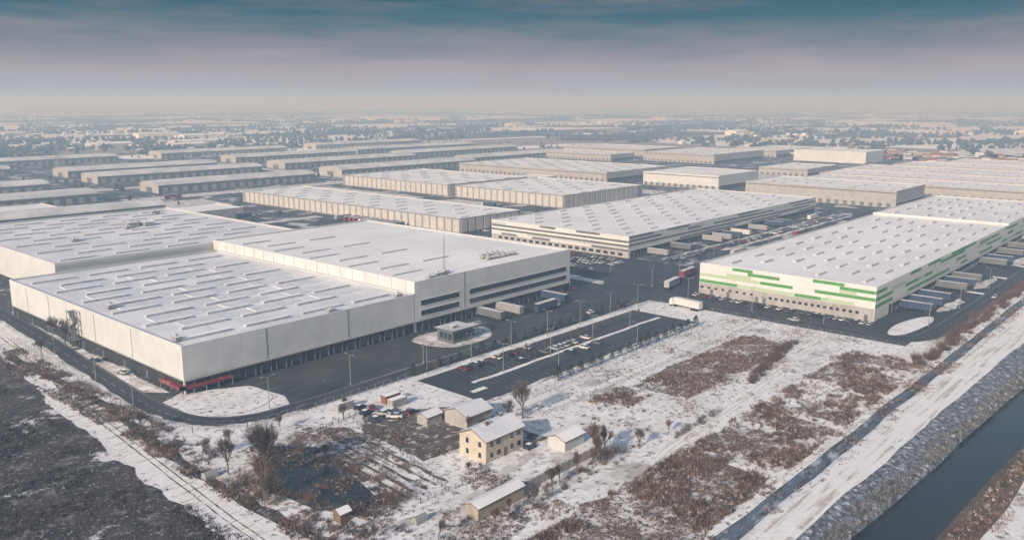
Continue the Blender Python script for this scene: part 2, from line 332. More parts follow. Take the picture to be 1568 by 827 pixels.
b.obj('base_band',A)
roofunits(A,[(114,236,2,3,1.6),(118,292,3,3,1.6),(196,231,3,2,1.4),(166,231,3,2,1.3)],14.1)
T=empty('tall_section'); T.parent=A
shell(T,203,297,228.97,374,19.3,m_white,m_roof,.8)
b=MB()
for y in range(234,370,8): wallp(b,'x',203,y,y+.5,14.2,19.1,m_pwhite,.3)
wallp(b,'x',203,229.2,373.8,14.2,14.8,m_grey,.2)
for (x0,x1) in ((206,226),(232,294)):
    for (z0,z1) in ((9.7,11.8),(5.8,7.9)):
        wallp(b,'y',228.97,x0,x1,z0,z1,m_glass,.07)
        for x in np.arange(x0,x1,2.0): wallp(b,'y',228.97,x,x+.1,z0,z1,m_dgrey,.13)
        wallp(b,'y',228.97,x0,x1,z1,z1+.14,m_pwhite,.2); wallp(b,'y',228.97,x0,x1,z0-.14,z0,m_pwhite,.2)
wallp(b,'y',228.97,229,229.2,4.6,19,m_dgrey,.1)
b.obj('windows',T); docks(T,'y',228.97,203.5,296.5,5.8)
b=MB()
for r in range(9):
    for c in range(2):
        x=207+c*23+(5 if r%2 else 0); y=246+r*13.5
        if c==0 or r%2: b.box(x,x+15,y,y+1.6,18.5,19.1,m_skyl,m_roof)
b.obj('skylights',T)
roofunits(T,[(216,231,4,2.5,1.8),(222,233,3,2,1.6),(212,230.5,2,2,1.4)]+[(256+i*3.2,241+j*3.4,2,2.2,.8+.4*random.random()) for i in range(6) for j in range(3) if random.random()<.75],18.5)
b=MB()
for (dx,dy) in ((0,.6),(.5,-.3),(-.5,-.3)): b.tube((225+dx,236+dy,18.5),(225+dx*.3,236+dy*.3,33),.07,.05,m_metal,4)
for k in range(12):
    z=19+k*1.15; f=1-.7*(k/12); q=[(225+dx*f,236+dy*f) for dx,dy in ((0,.6),(.5,-.3),(-.5,-.3))]
    for i in range(3): b.tube((*q[i],z),(*q[(i+1)%3],z+.9),.035,.035,m_metal,3)
b.tube((225,236,33),(225,236,35.5),.04,.02,m_metal,4); b.obj('antenna_mast',T)
T=empty('rear_section'); T.parent=A
shell(T,131,254,374.4,525,18.0,m_white,m_roofA,.8)
b=MB(); wallp(b,'x',131,374.8,524.6,0,4,m_dark,.06)
wallp(b,'y',374.4,131.4,202.5,15.3,17.0,m_wgrey,.1); b.obj('base_band',T)
skylights(T,136,250,382,520,17.2,15,1.9,9,11,.7,.5)
roofunits(T,[(200,458,6,5,2.6),(208,456,5,7,2.2),(202,468,9,4,2.0),(196,452,3,4,1.8),(160,430,3,3,1.6),(233,500,5,4,2.2)],17.2)
b=MB()
for x in (109.2,111.6):
    for y in (301,303.6,306.2): b.box(x,x+.16,y,y+.16,0,13.6,m_metal)
for k in range(5):
    z=.0+k*3.2; b.box(109.2,111.7,301,301.9,z+.05,z+.15,m_metal,bottom=True); b.box(109.2,111.7,305.4,306.3,z+.05,z+.15,m_metal,bottom=True)
    if k<4:
        ya,yb=(301.6,305.6) if k%2 else (305.6,301.6)
        b.face([(109.4,ya,z+.1),(111.2,ya,z+.1),(111.2,yb,z+3.3),(109.4,yb,z+3.3)],m_dgrey)
        b.tube((109.3,ya,z+1.1),(109.3,yb,z+4.2),.05,.05,m_metal)
b.obj('external_stair_tower',A)
b=MB()
b.box(110.2,111.9,227.2,241,1.9,2.7,m_red,m_red,True); b.box(110.2,127,227.2,228.9,1.901,2.7,m_red,m_red,True)
for (x,y) in ((110.3,240.6),(110.3,234),(110.3,227.3),(114,227.3),(118,227.3),(122,227.3),(126.6,227.3)): b.box(x,x+.2,y,y+.2,0,1.9,m_metal)
b.obj('entrance_canopy',A)
# --- E
E=empty('green_striped_warehouse')
shell(E,333,555,106,183,13.9,m_pwhite,m_roof)
shell(E,555.05,690,106.02,183,14.9,m_pwhite,m_roof,name='walls_rear')
W=m_pwhite;Gn=m_green
pal=[[W,Gn,m_lgreen,Gn],[W,W,W],[W,Gn,Gn,m_lgreen],[W,W,W,m_lgreen],[W,Gn,W],[W,W,Gn]]
stripes(E,'x',333,106.1,182.9,5.2,13.6,6,pal,(6,15))
stripes(E,'y',106,333.1,554.9,5.2,13.6,6,pal,(8,26)); stripes(E,'y',106.02,555.2,689.9,5.2,14.6,6,pal,(8,26))
b=MB(); wallp(b,'x',333,106.2,182.8,0,5.1,m_conc,.05)
for y in np.arange(112,150,2.6): wallp(b,'x',333,y,y+1.3,2.2,3.3,m_glass,.09)
for y in (108.5,151,154.5,168,176): wallp(b,'x',333,y,y+1.4,0,2.4,m_dgrey,.1)
for y in np.arange(157,181,3.4): wallp(b,'x',333,y,y+1.3,2.6,3.5,m_glass,.09)
b.obj('ground_floor',E); docks(E,'y',106,350,552,6.5,4.4); docks(E,'y',106.02,556,688,6.5,4.4)
skylights(E,342,550,113,180,13.2,9,2.0,14,7.8,1.0,.5); skylights(E,562,686,113,180,14.2,9,2.0,14,7.8,1.0,.5)
# --- D
D=empty('striped_warehouse')
shell(D,382,638,254,357,12.4,m_wgrey,m_roof)
K=m_dgrey
pal=[[K,K,W],[W,m_wgrey],[K,K,K,W],[W,W],[K,W,K],[W,W,m_wgrey],[K,W]]
stripes(D,'x',382,254.1,356.9,3.6,12.1,7,pal,(10,30)); stripes(D,'y',254,382.1,637.9,4.4,12.1,7,pal,(12,40))
b=MB(); wallp(b,'x',382,254.2,356.8,0,3.5,m_conc,.05)
for y in np.arange(258,352,5): wallp(b,'x',382,y,y+3,1,2.6,m_glass,.09)
b.obj('ground_floor',D); docks(D,'y',254,384,636,6.2,4.2)
skylights(D,390,634,262,352,11.7,8,1.5,18,9.5,.7,.5)
def wh(name,x0,x1,y0,y1,h,wm,rm=m_roof,style='v',sk=True):
    e=empty(name); shell(e,x0,x1,y0,y1,h,wm,rm)
    if style=='v':
        vpanels(e,'x',x0,y0+1,y1-.5,.8,h-.9,7.2,5.6,m_beige); vpanels(e,'y',y0,x0+1,x1-.5,.8,h-.9,7.2,5.6,m_beige)
    if style=='d':
        docks(e,'y',y0,x0+3,x1-3,7,4); b=MB(); wallp(b,'x',x0,y0+.5,y1-.5,0,3,m_conc,.05)
        for y in np.arange(y0+4,y1-4,7): wallp(b,'x',x0,y,y+3.2,.3,3.4,m_dgrey,.12)
        wallp(b,'x',x0,y0+.4,y1-.4,h-2.4,h-1.6,m_dgrey,.06); b.obj('doors',e)
    if sk: skylights(e,x0+5,x1-4,y0+6,y1-4,h-.7,10,1.6,16,14,.6,.5)
    return e
wh('panelled_warehouse',383,443,386,650,9.9,m_gap)
wh('panelled_warehouse',530,645,416,540,10.8,m_gap); wh('panelled_warehouse',530,640,549,705,10.8,m_gap)
wh('grey_warehouse',736,860,520,742,10.5,m_conc,style='d')
wh('grey_warehouse',742,828,392,478,13.9,m_white,style='d',sk=False)
wh('tall_warehouse',1048,1200,562,676,13,m_conc,style='d')
wh('grey_warehouse',710,785,217,348,14.0,m_conc,style='d')
wh('white_warehouse',1195,1268,410,513,16,m_white,style='n',sk=False); wh('grey_warehouse',940,1030,386,445,9,m_conc,style='d')
for (x0,x1,y0,y1,h) in [(812,872,60,340,11),(884,950,60,350,11),(962,1040,70,352,11),(1060,1130,90,330,11),(1150,1240,80,300,10),(1000,1060,700,860,10),(1120,1230,720,880,11),(1240,1400,560,640,10)]:
    wh('flat_warehouse',x0,x1,y0,y1,h,m_conc,m_roof,style='d')
def barn(x0,x1,y0,y1,h):
    e=empty('freight_barn'); b=MB(); n=8; ym=(y0+y1)/2;r=(y1-y0)/2; arc=[(ym-r*math.cos(math.pi*i/n),h*.68+h*.32*math.sin(math.pi*i/n)) for i in range(n+1)]
    for x in (x0,x1): b.face([(x,y0,0)]+[(x,y,z) for y,z in arc]+[(x,y1,0)],m_conc)
    b.face([(x0,y0,0),(x1,y0,0),(x1,y0,h*.68),(x0,y0,h*.68)],m_dgrey); b.face([(x0,y1,0),(x1,y1,0),(x1,y1,h*.68),(x0,y1,h*.68)],m_dgrey)
    for s in np.arange(x0+4,x1-5,10): wallp(b,'y',y0,s,s+5,.2,5,m_conc,.1)
    wallp(b,'x',x0,ym-6,ym+6,0,5,m_dgrey,.1); b.obj('walls',e)
    r2=MB()
    for i in range(n): r2.face([(x0-.6,*arc[i]),(x1+.6,*arc[i]),(x1+.6,*arc[i+1]),(x0-.6,*arc[i+1])],m_roofbarn)
    r2.obj('roof',e)
for q in [(375,558,1002,1046),(368,562,906,948),(366,541,768,806),(625,835,1072,1114),(607,828,925,967),(592,812,788,832),(860,1130,1100,1142),(853,1107,972,1012),(840,1048,820,858),(160,305,862,900),(150,300,742,780),(300,532,1232,1272),(170,345,1090,1130),(180,300,620,650),(600,820,1240,1282),(900,1150,1270,1310)]:
    barn(*q,11)
wh('grey_warehouse',280,330,560,600,8,m_conc,style='n',sk=False); wh('grey_warehouse',150,240,660,700,8,m_conc,style='d',sk=False); wh('grey_warehouse',640,700,560,600,7,m_white,style='n',sk=False)
g=empty('gatehouse'); b=MB(); b.box(201,211,207,215,.16,4.6,m_dgrey); b.box(200.3,211.8,206.3,215.8,4.6,5.1,m_dgrey,m_roofbarn,True)
for x in np.arange(201.6,210.5,2.2): wallp(b,'y',207,x,x+1.8,1.4,3.6,m_glass,.06)
for y in np.arange(207.6,214,2.2): wallp(b,'x',201,y,y+1.7,1.4,3.6,m_glass,.06)
b.box(203,205,209,211,5.1,6.1,m_grey,m_roof); b.obj('building_shell',g)
b=MB(); b.box(212.6,220,209,213,3.8,4.1,m_grey,m_asphs,True)
for (x,y) in ((213,209.4),(219.6,209.4),(213,212.6),(219.6,212.6)): b.box(x-.1,x+.1,y-.1,y+.1,.16,3.8,m_metal)
b.obj('canopy',g)
def gable(name,x0,x1,y0,y1,he,hr,wm,rm,over=.5,windows=True,chim=True):
    e=empty(name); b=MB(); ym=(y0+y1)/2
    for x,s in ((x0,1),(x1,-1)):
        p=[(x,y0,0),(x,y1,0),(x,y1,he),(x,ym,hr),(x,y0,he)]; b.face(p if s<0 else p[::-1],wm)
    b.face([(x0,y0,0),(x1,y0,0),(x1,y0,he),(x0,y0,he)],wm); b.face([(x0,y1,0),(x0,y1,he),(x1,y1,he),(x1,y1,0)],wm); b.obj('walls',e)
    r=MB(); sl=(hr-he)/(ym-y0)
    for s in (-1,1):
        ya=ym; yb=(y0-over) if s<0 else (y1+over); zb=he-over*sl; t=.28
        tp=[(x0-over,ya,hr+t),(x1+over,ya,hr+t),(x1+over,yb,zb+t),(x0-over,yb,zb+t)]; bt=[(p[0],p[1],p[2]-t+.02) for p in tp]
        r.face(tp,rm); r.face(bt,m_brick)
        for k in range(4): r.face([tp[k],tp[(k+1)%4],bt[(k+1)%4],bt[k]],m_brick if k!=0 else rm)
    r.obj('roof',e)
    w=MB()
    if windows:
        for z in (1.0,3.7):
            for i,x in enumerate((x0+1.5,x0+4.2,x0+8.8,x0+11.6)):
                wallp(w,'y',y0,x,x+.9,z,z+1.3,m_glass,.06); wallp(w,'y',y0,x-.1,x+1.0,z-.14,z-.02,m_pwhite,.14)
                if i%2: wallp(w,'y',y0,x-.5,x-.03,z,z+1.3,m_brick,.09)
            for y in (y0+1.6,y0+5.8):
                wallp(w,'x',x0,y,y+.9,z,z+1.3,m_glass,.06); wallp(w,'x',x0,y-.1,y+1.0,z-.14,z-.02,m_pwhite,.14)
        wallp(w,'y',y0,x0+6.3,x0+7.3,0,2.2,m_brick,.12)
        w.obj('windows_and_door',e)
    if chim:
        c=MB(); c.box(x0+4,x0+4.7,ym-.9,ym-.2,he,hr+1.1,m_brick,m_roof); c.box(x1-3,x1-2.4,ym+.3,ym+.9,he,hr+1,m_brick,m_roof); c.obj('chimneys',e)
    return e
gable('farmhouse',136,149.5,129.3,138.2,5.6,7.6,m_cream,m_roofA)
gable('farm_outbuilding',148,157.5,147.5,156,3.4,5.0,m_conc,m_roofA,.4,False,False)
gable('garden_shed',154,162,119.5,125,2.6,3.6,m_wgrey,m_roof,.3,False,False)
gable('garden_shed',95,97.6,131.5,134,2.0,2.7,m_brick,m_roof,.25,False,False)
gable('small_barn',142.5,148,157,161,2.4,3.2,m_conc,m_roofA,.3,False,False)
gable('long_storage_shed',114.5,129,111.2,114.8,2.7,3.4,m_tan,m_roof,.25,False,False)
b=MB()
for i in range(14):
    x=129.3+i*2.2; b.box(x,x+2.1,112.8,113.1,0,2.2,m_conc); b.box(x+2.1,x+2.2,112.75,113.15,0,2.35,m_brick)
b.obj('boundary_wall')
for (x,y,r) in ((106.5,120.2,.9),(88.5,172,1.2)):
    b=MB()
    for k in range(6):
        a0=math.pi*k/6;a1=math.pi*(k+1)/6
        b.face([(x-1.6,y+r*math.cos(a0),1.6*math.sin(a0)),(x+1.6,y+r*math.cos(a0),1.6*math.sin(a0)),(x+1.6,y+r*math.cos(a1),1.6*math.sin(a1)),(x-1.6,y+r*math.cos(a1),1.6*math.sin(a1))],m_grey)
    for xx in (x-1.6,x+1.6): b.face([(xx,y+r*math.cos(math.pi*k/6),1.6*math.sin(math.pi*k/6)) for k in range(7)],m_grey)
    b.obj('garden_polytunnel')
def fence(name,pts,h=1.6,step=3,mt=m_metal,rails=2):
    b=MB()
    for i in range(len(pts)-1):
        a=Vector(pts[i]);c=Vector(pts[i+1]);n=max(1,int((c-a).length/step))
        for k in range(n+1):
            p=a.lerp(c,k/n); b.box(p.x-.06,p.x+.06,p.y-.06,p.y+.06,0,h,mt)
        for r in range(rails):
            z=h*(r+1)/(rails+.1); b.tube((a.x,a.y,z),(c.x,c.y,z),.035,.035,mt,3)
    b.obj(name)
fence('perimeter_fence',[(98.5,330),(96.5,281),(95.5,241),(95.5,215),(99,200),(110,191.5),(128,190.5),(164,190)],1.9,3)
fence('field_fence',[(160,150.5),(306,150.5)],1.7,4); fence('field_fence',[(170,138.5),(306,138.8)],1.4,4)
fence('garden_fence',[(112,126),(118,150),(122,176),(137,178)],1.3,2,m_bark); fence('garden_fence',[(120,126.5),(127,150),(131,172)],1.2,2,m_bark)
fence('garden_fence',[(112,126),(128,125)],1.3,2,m_bark); fence('road_fence',[(305,84),(306,190)],1.3,4)
# ------------------------------------------------------------ vehicles
def paint(n,c): return mat('car_paint_'+n,c,rough=.3,spec=.5,coord='obj')
paints=[paint(n,c) for n,c in (('silver',(.33,.34,.35)),('white',(.55,.55,.55)),('black',(.02,.02,.022)),('grey',(.12,.125,.13)),('blue',(.03,.05,.10)),('red',(.18,.03,.03)))]
def car_mesh(pm,snow=False):
    b=MB()
    st=[(-2.15,.72,.42,.80),(-2.0,.84,.28,.92),(-1.3,.88,.25,.97),(0,.9,.25,.98),(.9,.88,.25,.95),(1.7,.84,.27,.82),(2.1,.74,.35,.66)]
    rings=[[(x,-w,zb+.1),(x,-w*.97,zt-.12),(x,-w*.86,zt),(x,w*.86,zt),(x,w*.97,zt-.12),(x,w,zb+.1)] for x,w,zb,zt in st]
    for i in range(len(rings)-1):
        for k in range(5): b.face([rings[i][k],rings[i+1][k],rings[i+1][k+1],rings[i][k+1]],pm)
    b.face(rings[0],pm); b.face(rings[-1][::-1],pm)
    bo=[(-1.75,.74,.93),(-1.2,.62,1.42),(.25,.62,1.44),(1.05,.74,.93)]
    Lp=[(x,-w,z) for x,w,z in bo];Rp=[(x,w,z) for x,w,z in bo]
    b.face(Lp,m_glass); b.face(Rp[::-1],m_glass)
    b.face([Lp[0],Lp[1],Rp[1],Rp[0]],m_glass); b.face([Lp[2],Lp[3],Rp[3],Rp[2]],m_glass)
    b.face([Lp[1],Lp[2],Rp[2],Rp[1]],m_roof if snow else pm)
    for s in (-1,1):
        b.tube((-.45,s*.745,.93),(-.45,s*.63,1.43),.05,.04,pm,4)
        for x in (-1.35,1.3): b.disc((x,s*.82,.32),'y',.32,.2,m_tyre)
        b.box(2.0,2.14,s*.6-.12,s*.6+.12,.55,.66,m_pwhite); b.box(-2.18,-2.08,s*.62-.1,s*.62+.1,.62,.78,m_red)
    return b.mesh('car_body')
cars=[car_mesh(p,random.random()<.35) for p in paints]+[car_mesh(paints[0],True),car_mesh(paints[2],True),car_mesh(paints[3],False),car_mesh(paints[1],True)]
def car(x,y,rot): inst('parked_car',random.choice(cars),(x,y,.06),rot+random.uniform(-.04,.04),random.uniform(.95,1.08))
def truck_mesh(cabm,boxm,tractor=True):
    b=MB()
    b.box(-7.2,6.0,-1.25,1.25,1.15,3.95,boxm,m_roofbarn,True); b.box(-7.2,6,-.5,.5,.85,1.15,m_dgrey)
    for k in range(9): b.box(-6.4+k*1.5,-6.34+k*1.5,-1.28,1.28,1.2,3.9,m_grey)
    for x in (-5.8,-4.6,-3.4):
        for s in (-1,1): b.disc((x,s*1.05,.5),'y',.5,.35,m_tyre)
    if tractor:
        b.box(6.3,8.3,-1.2,1.2,.7,2.0,cabm,None,True)
        q=[(6.3,2.0),(6.3,3.5),(7.6,3.5),(8.25,2.0)]
        b.face([(x,-1.2,z) for x,z in q],cabm); b.face([(x,1.2,z) for x,z in q][::-1],cabm)
        b.face([(6.3,-1.2,3.5),(7.6,-1.2,3.5),(7.6,1.2,3.5),(6.3,1.2,3.5)],cabm); b.face([(7.6,-1.2,3.5),(8.25,-1.2,2.0),(8.25,1.2,2.0),(7.6,1.2,3.5)],m_glass)
        b.box(4.6,6.3,-.6,.6,.7,1.14,m_dgrey)
        for s in (-1,1):
            b.disc((7.5,s*1.02,.5),'y',.5,.35,m_tyre); b.disc((5.2,s*1.02,.5),'y',.5,.35,m_tyre)
        wallp(b,'y',-1.2,6.9,7.6,2.1,2.9,m_glass,.02)
    else:
        for s in (-1,1): b.box(3.5,3.7,s*.7-.1,s*.7+.1,0,1.15,m_dgrey)
    return b.mesh('truck_body')
trucks=[truck_mesh(paints[1],paints[1]),truck_mesh(paints[4],paints[0]),truck_mesh(paints[5],m_red),truck_mesh(paints[1],paints[4])]
trailers=[truck_mesh(None,paints[1],False),truck_mesh(None,m_grey,False),truck_mesh(None,m_red,False),truck_mesh(None,paints[4],False),truck_mesh(None,m_dgrey,False)]
H90=math.pi/2
for x,k in ((236.2,4),(247.6,1),(276.6,3)): inst('semi_trailer',trailers[k],(x,221,.05),-H90)
inst('articulated_truck',trucks[3],(262,214,.05),.06); inst('articulated_truck',trucks[0],(303,172,.08),1.45); inst('articulated_truck',trucks[2],(361,205,.08),.1); inst('articulated_truck',trucks[1],(335,198,.08),.15)
for i in range(12):
    if random.random()<.85: inst('semi_trailer',trailers[random.choice([0,1,1,2,3])],(372,436+i*5.4+random.uniform(-.5,.5),.06),0.0)
for x in np.arange(400,630,12.4):
    if random.random()<.5: inst('semi_trailer',trailers[random.choice([1,4,3,4,0])],(x,245.6,.06),-H90)
for x in np.arange(362,640,13):
    if random.random()<.4: inst('semi_trailer',trailers[random.choice([1,4,4,3])],(x,98.5,.06),-H90)
for (x,y,r) in ((520,216,0),(575,210,3.14),(600,240,0),(470,385,0),(480,500,1.5),(500,470,1.5),(690,400,1.5),(700,520,1.5),(330,560,0),(355,720,0),(430,213,0),(640,205,3.14)): inst('articulated_truck',random.choice(trucks),(x,y,.1),r)
for y in np.arange(105.4,183,2.6):
    if random.random()<.8: car(326.5,y,0)
for x in np.arange(198,250,2.6):
    if random.random()<(.6 if x<235 else .2): car(x+1.3,176.2,H90)
    if random.random()<.3: car(x+1.3,169.3,H90)
for x in np.arange(182,215,2.6):
    if random.random()<.5: car(x+1.3,184,H90)
for y in np.arange(256,335,2.7):
    for x in (371,360,355,344):
        if random.random()<.65: car(x,y,0)
for x in np.arange(330,372,2.7):
    if random.random()<.5: car(x,250,H90)
for x in np.arange(392,630,2.7):
    if random.random()<.35: car(x,232,H90)
    if random.random()<.2: car(x,188,H90)
for (x,y,r) in ((139,181,.3),(141,178,1),(137.5,176.5,.2),(140,173,2),(143,172,.4),(136,171,1.4),(146,168,.5),(150,127.5,0),(300,230,1.5),(340,206,0),(290,196,0),(240,193.5,3.1),(313,130,1.57),(141,168.5,2.3),(147.5,163.8,.2),(108,282,1.6),(108.5,262,1.6),(380,203,.1),(270,197,0),(410,80.5,3.1)): car(x,y,r)
b=MB(); cc=[mat('container_'+n,c) for n,c in (('rust',(.20,.085,.06)),('blue',(.05,.08,.14)),('orange',(.24,.12,.07)),('grey',(.3,.3,.3)),('white',(.5,.5,.5)))]
for i in range(420):
    x=random.choice([1290,1310,1330,1350,1400,1420,1440])+random.choice([0,6.5]); y=150+random.randint(0,38)*13
    for k in range(random.randint(1,3)): b.box(x,x+2.4,y,y+12.2,k*2.6,k*2.6+2.55,random.choice(cc),m_roof if random.random()<.3 else None)
b.obj('container_stacks')
for (x,y,r) in ((133,183,3),(146,178,0),(145,174,3)):
    b=MB(); b.box(x,x+5.5,y,y+2.3,0,2.4,cc[r],m_roof)
    for k in range(10): b.box(x+.3+k*.52,x+.42+k*.52,y-.05,y+2.35,.1,2.3,cc[r])
    b.box(x-.05,x,y+1.1,y+1.2,.2,2.2,m_metal); b.obj('storage_container')
# ------------------------------------------------------------ street lamps
b=MB(); b.tube((0,0,0),(0,0,9.5),.13,.07,m_metal,6); b.tube((0,0,0),(0,0,.4),.25,.25,m_kerb,6)
for s in (-1,1):
    b.tube((0,0,9.4),(s*1.6,0,9.8),.06,.05,m_metal,4); b.box(min(s*1.5,s*2.3),max(s*1.5,s*2.3),-.16,.16,9.72,9.86,m_grey,None,True)
lamp=b.mesh('street_lamp_mesh')
for (x,y) in [(x,189) for x in range(172,300,20)]+[(x,172.8) for x in range(190,284,24)]+[(122,200),(150,199.5),(180,199.5),(98,232),(100,262),(102,300),(318,120),(318,150),(318,180),(330,206),(360,209),(400,212),(440,218),(480,218),(520,221),(376,280),(376,330),(340,88),(380,87),(430,87),(196,155),(240,155),(345,240),(345,300)]:
    inst('street_lamp',lamp,(x,y,0),random.choice([0,H90]))
# ------------------------------------------------------------ vegetation
def bare_tree(h,seed,mt,depth=5,spread=.55,twigs=7,trunk=.2,tw=.028):
    R=random.Random(seed); b=MB()
    def grow(p,d,l,r,k):
        e=p+d*l; b.tube(p,e,r,r*.68,mt,4 if k>2 else 3)
        if k<=1:
            for _ in range(twigs):
                q=(d+Vector((R.uniform(-1,1),R.uniform(-1,1),R.uniform(-.3,.9)))*.8).normalized()*l*R.uniform(.5,1.3); s=Vector((R.uniform(-1,1),R.uniform(-1,1),0)).normalized()*tw
                st=p.lerp(e,R.random()); b.face([st-s,st+s,st+q],mt)
            if k==0: return
        for _ in range(R.choice([2,3,3])):
            nd=(d+Vector((R.uniform(-1,1),R.uniform(-1,1),R.uniform(-.15,.7)))*spread).normalized()
            grow(p.lerp(e,R.uniform(.55,1)),nd,l*R.uniform(.68,.9),r*.62,k-1)
        if R.random()<.7: grow(e,(d+Vector((R.uniform(-.2,.2),R.uniform(-.2,.2),.1))).normalized(),l*.85,r*.6,k-1)
    grow(Vector((0,0,0)),Vector((0,0,1)),h*trunk,h*.02,depth); return b.mesh('tree_mesh')
tA=[bare_tree(10,s,m_bark,5,.62,3,.2,.02) for s in (1,2,3)]; tB=[bare_tree(10,s,m_barkr,5,.38,4,.17,.022) for s in (5,6,7)]; tS=[bare_tree(5,s,m_barkr,4,.4,5) for s in (8,9)]
tBig=bare_tree(10,21,m_bark,6,.64,1,.19,.014)
def shrub(h,seed,mt,n=170,sp=.6):
    R=random.Random(seed); b=MB()
    for _ in range(n):
        a=R.uniform(0,6.28);rr=R.random()**.5*h*.38; p=Vector((rr*math.cos(a),rr*math.sin(a),0))
        d=Vector((math.cos(a)*sp*R.random(),math.sin(a)*sp*R.random(),1)).normalized()*h*R.uniform(.3,1.05); s=Vector((R.uniform(-1,1),R.uniform(-1,1),0)).normalized()*.035
        b.face([p-s,p+s,p+d],mt)
        for _k in range(3):
            q=p+d*R.uniform(.35,.9); b.face([q-s*.6,q+s*.6,q+Vector((R.uniform(-1,1),R.uniform(-1,1),R.uniform(.1,1)))*h*.22],mt)
    return b.mesh('shrub_mesh')
shb=[shrub(3,s,m_bark,85,.9) for s in (1,2)]; shr=[shrub(3,s,m_barkr,90,.9) for s in (3,4)]; shh=[shrub(3,s,m_hedge,140,.8) for s in (5,6,7)]
def conifer(seed):
    R=random.Random(seed); b=MB(); b.tube((0,0,0),(0,0,.6),.09,.07,m_bark,5)
    for _ in range(420):
        z=R.random()**.8; r=(1-z)*1.0*R.uniform(.5,1.1)+.1; a=R.uniform(0,6.28); c=Vector((r*math.cos(a),r*math.sin(a),.45+z*2.6))
        u=Vector((math.cos(a),math.sin(a),R.uniform(-.6,.2)))*.3; v=Vector((-math.sin(a),math.cos(a),R.uniform(-.3,.3)))*.14
        b.face([c-v,c+v,c+u],m_pine)
    return b.mesh('conifer_mesh')
con=[conifer(1),conifer(2)]
for x in np.arange(168,292,5.4):
    inst('small_conifer',random.choice(con),(x+random.uniform(-1,1),191.5,0),random.random()*6,random.uniform(.9,1.5))
    if random.random()<.5: inst('small_bare_tree',random.choice(tS),(x+2.5,189,.06),random.random()*6,random.uniform(.7,1.1))
for x in np.arange(196,280,5.6): inst('small_conifer',random.choice(con),(x+random.uniform(-.6,.6),154.6,0),random.random()*6,random.uniform(.9,1.6))
for x in np.arange(180,282,5): inst('small_bare_tree',random.choice(tS),(x,180.5,.05),random.random()*6,random.uniform(.7,1.1))
inst('bare_tree',tBig,(95,159,0),1,1.9); inst('bare_tree',tBig,(96.5,163,0),3,1.4)
for (x,y,s,k) in [(92,170,1.2,0),(91,152,1.0,0),(164,142,1.4,0),(157,111,1.5,1),(155,109.5,1.3,1),(160,112,1.1,1),(151,109,.9,1),(146,109.5,.9,1),(136,109,.7,0),(140,110,.8,1),(121,108.5,.6,1),(127,107,.7,0),(115,107,.7,1),(168,107,.7,0),(112.5,314,1.2,0),(108,318,1.2,0),(108.5,308,1.1,0),(98,300,.9,0),(182,107,.55,1),(160,144,.8,0),(92,182,.8,0),(131,178,.6,0),(136,184,.6,1),(147,146,.6,0),(101,184,.7,0),(89,150,.8,0),(94,120,.6,0),(129,128,.5,0),(90,210,.8,0),(115,184,.6,0),(109,150,.6,0),(112,160,.6,1),(104,112,.6,0),(98,108,.5,0)]:
    inst('bare_tree',random.choice(tB if k else tA),(x,y,0),random.random()*6,s)
for (x,y,s,k) in [(110,133,1.5,1),(111,130,1.2,1),(108,130,1.1,0),(114,142,1.1,1),(99,168,1.4,1),(97,163,1.5,1),(94,160,1.4,1),(96,156,1.2,0),(101,172,1.3,1),(93,166,1.2,1),(96,148,1.1,0),(91.5,155,1.2,1),(112,172,1.0,0),(105,176,1.1,1),(97,145,1.1,1),(100,131,1.0,1),(157,110,1.5,1),(160,111,1.4,1),(163,109,1.2,0),(113,150,1,1),(93,150,1.2,0),(90,163,1.1,0)]:
    inst('shrub',random.choice(shr if k else shb),(x,y,0),random.random()*6,s)
for i in range(80):
    y=random.uniform(100,330); inst('shrub',random.choice(shb+shb+shr),(90.5+random.uniform(-2.5,2.5)+(1.5 if 230<y<300 else -1),y,0),random.random()*6,random.uniform(.3,.9))
for t in np.linspace(0,1,30):
    inst('hedgerow',random.choice(shh),(233+50*t+random.uniform(-.8,.8),109+9*t+random.uniform(-1.4,1.4),0),random.random()*6,random.uniform(.5,1.25))
for i in range(12): inst('hedgerow',random.choice(shb),(180+i*2.2,104.5+random.uniform(-1,1),0),random.random()*6,random.uniform(.4,1.0))
for x in np.arange(286,640,1.6): inst('hedgerow',random.choice(shh),(x+random.uniform(-.8,.8),76+random.uniform(-2.6,2.2),0),random.random()*6,random.uniform(.5,1.4))
for (x0,x1,y0,y1,n) in ((100,113,128,178,12),(118,136,140,176,16),(120,170,106,111,34),(305,312,84,190,10),(160,205,108,140,14),(100,125,104,120,12),(120,285,76,97,50),(210,280,118,134,14)):
    for i in range(n): inst('shrub',random.choice(shb+shr+shh[:1]),(random.uniform(x0,x1),random.uniform(y0,y1),0),random.random()*6,random.uniform(.2,.6))
def fast_mesh(name,V,T,mt):
    me=bpy.data.meshes.new(name); nT=len(T)//3
    me.vertices.add(len(V)); me.vertices.foreach_set('co',np.asarray(V,dtype=np.float32).ravel())
    me.loops.add(nT*3); me.loops.foreach_set('vertex_index',np.asarray(T,dtype=np.int32))
    me.polygons.add(nT); me.polygons.foreach_set('loop_start',np.arange(0,nT*3,3,dtype=np.int32)); me.polygons.foreach_set('loop_total',np.full(nT,3,dtype=np.int32))
    me.materials.append(mt); me.update(calc_edges=True); o=bpy.data.objects.new(name,me); COL.objects.link(o); return o
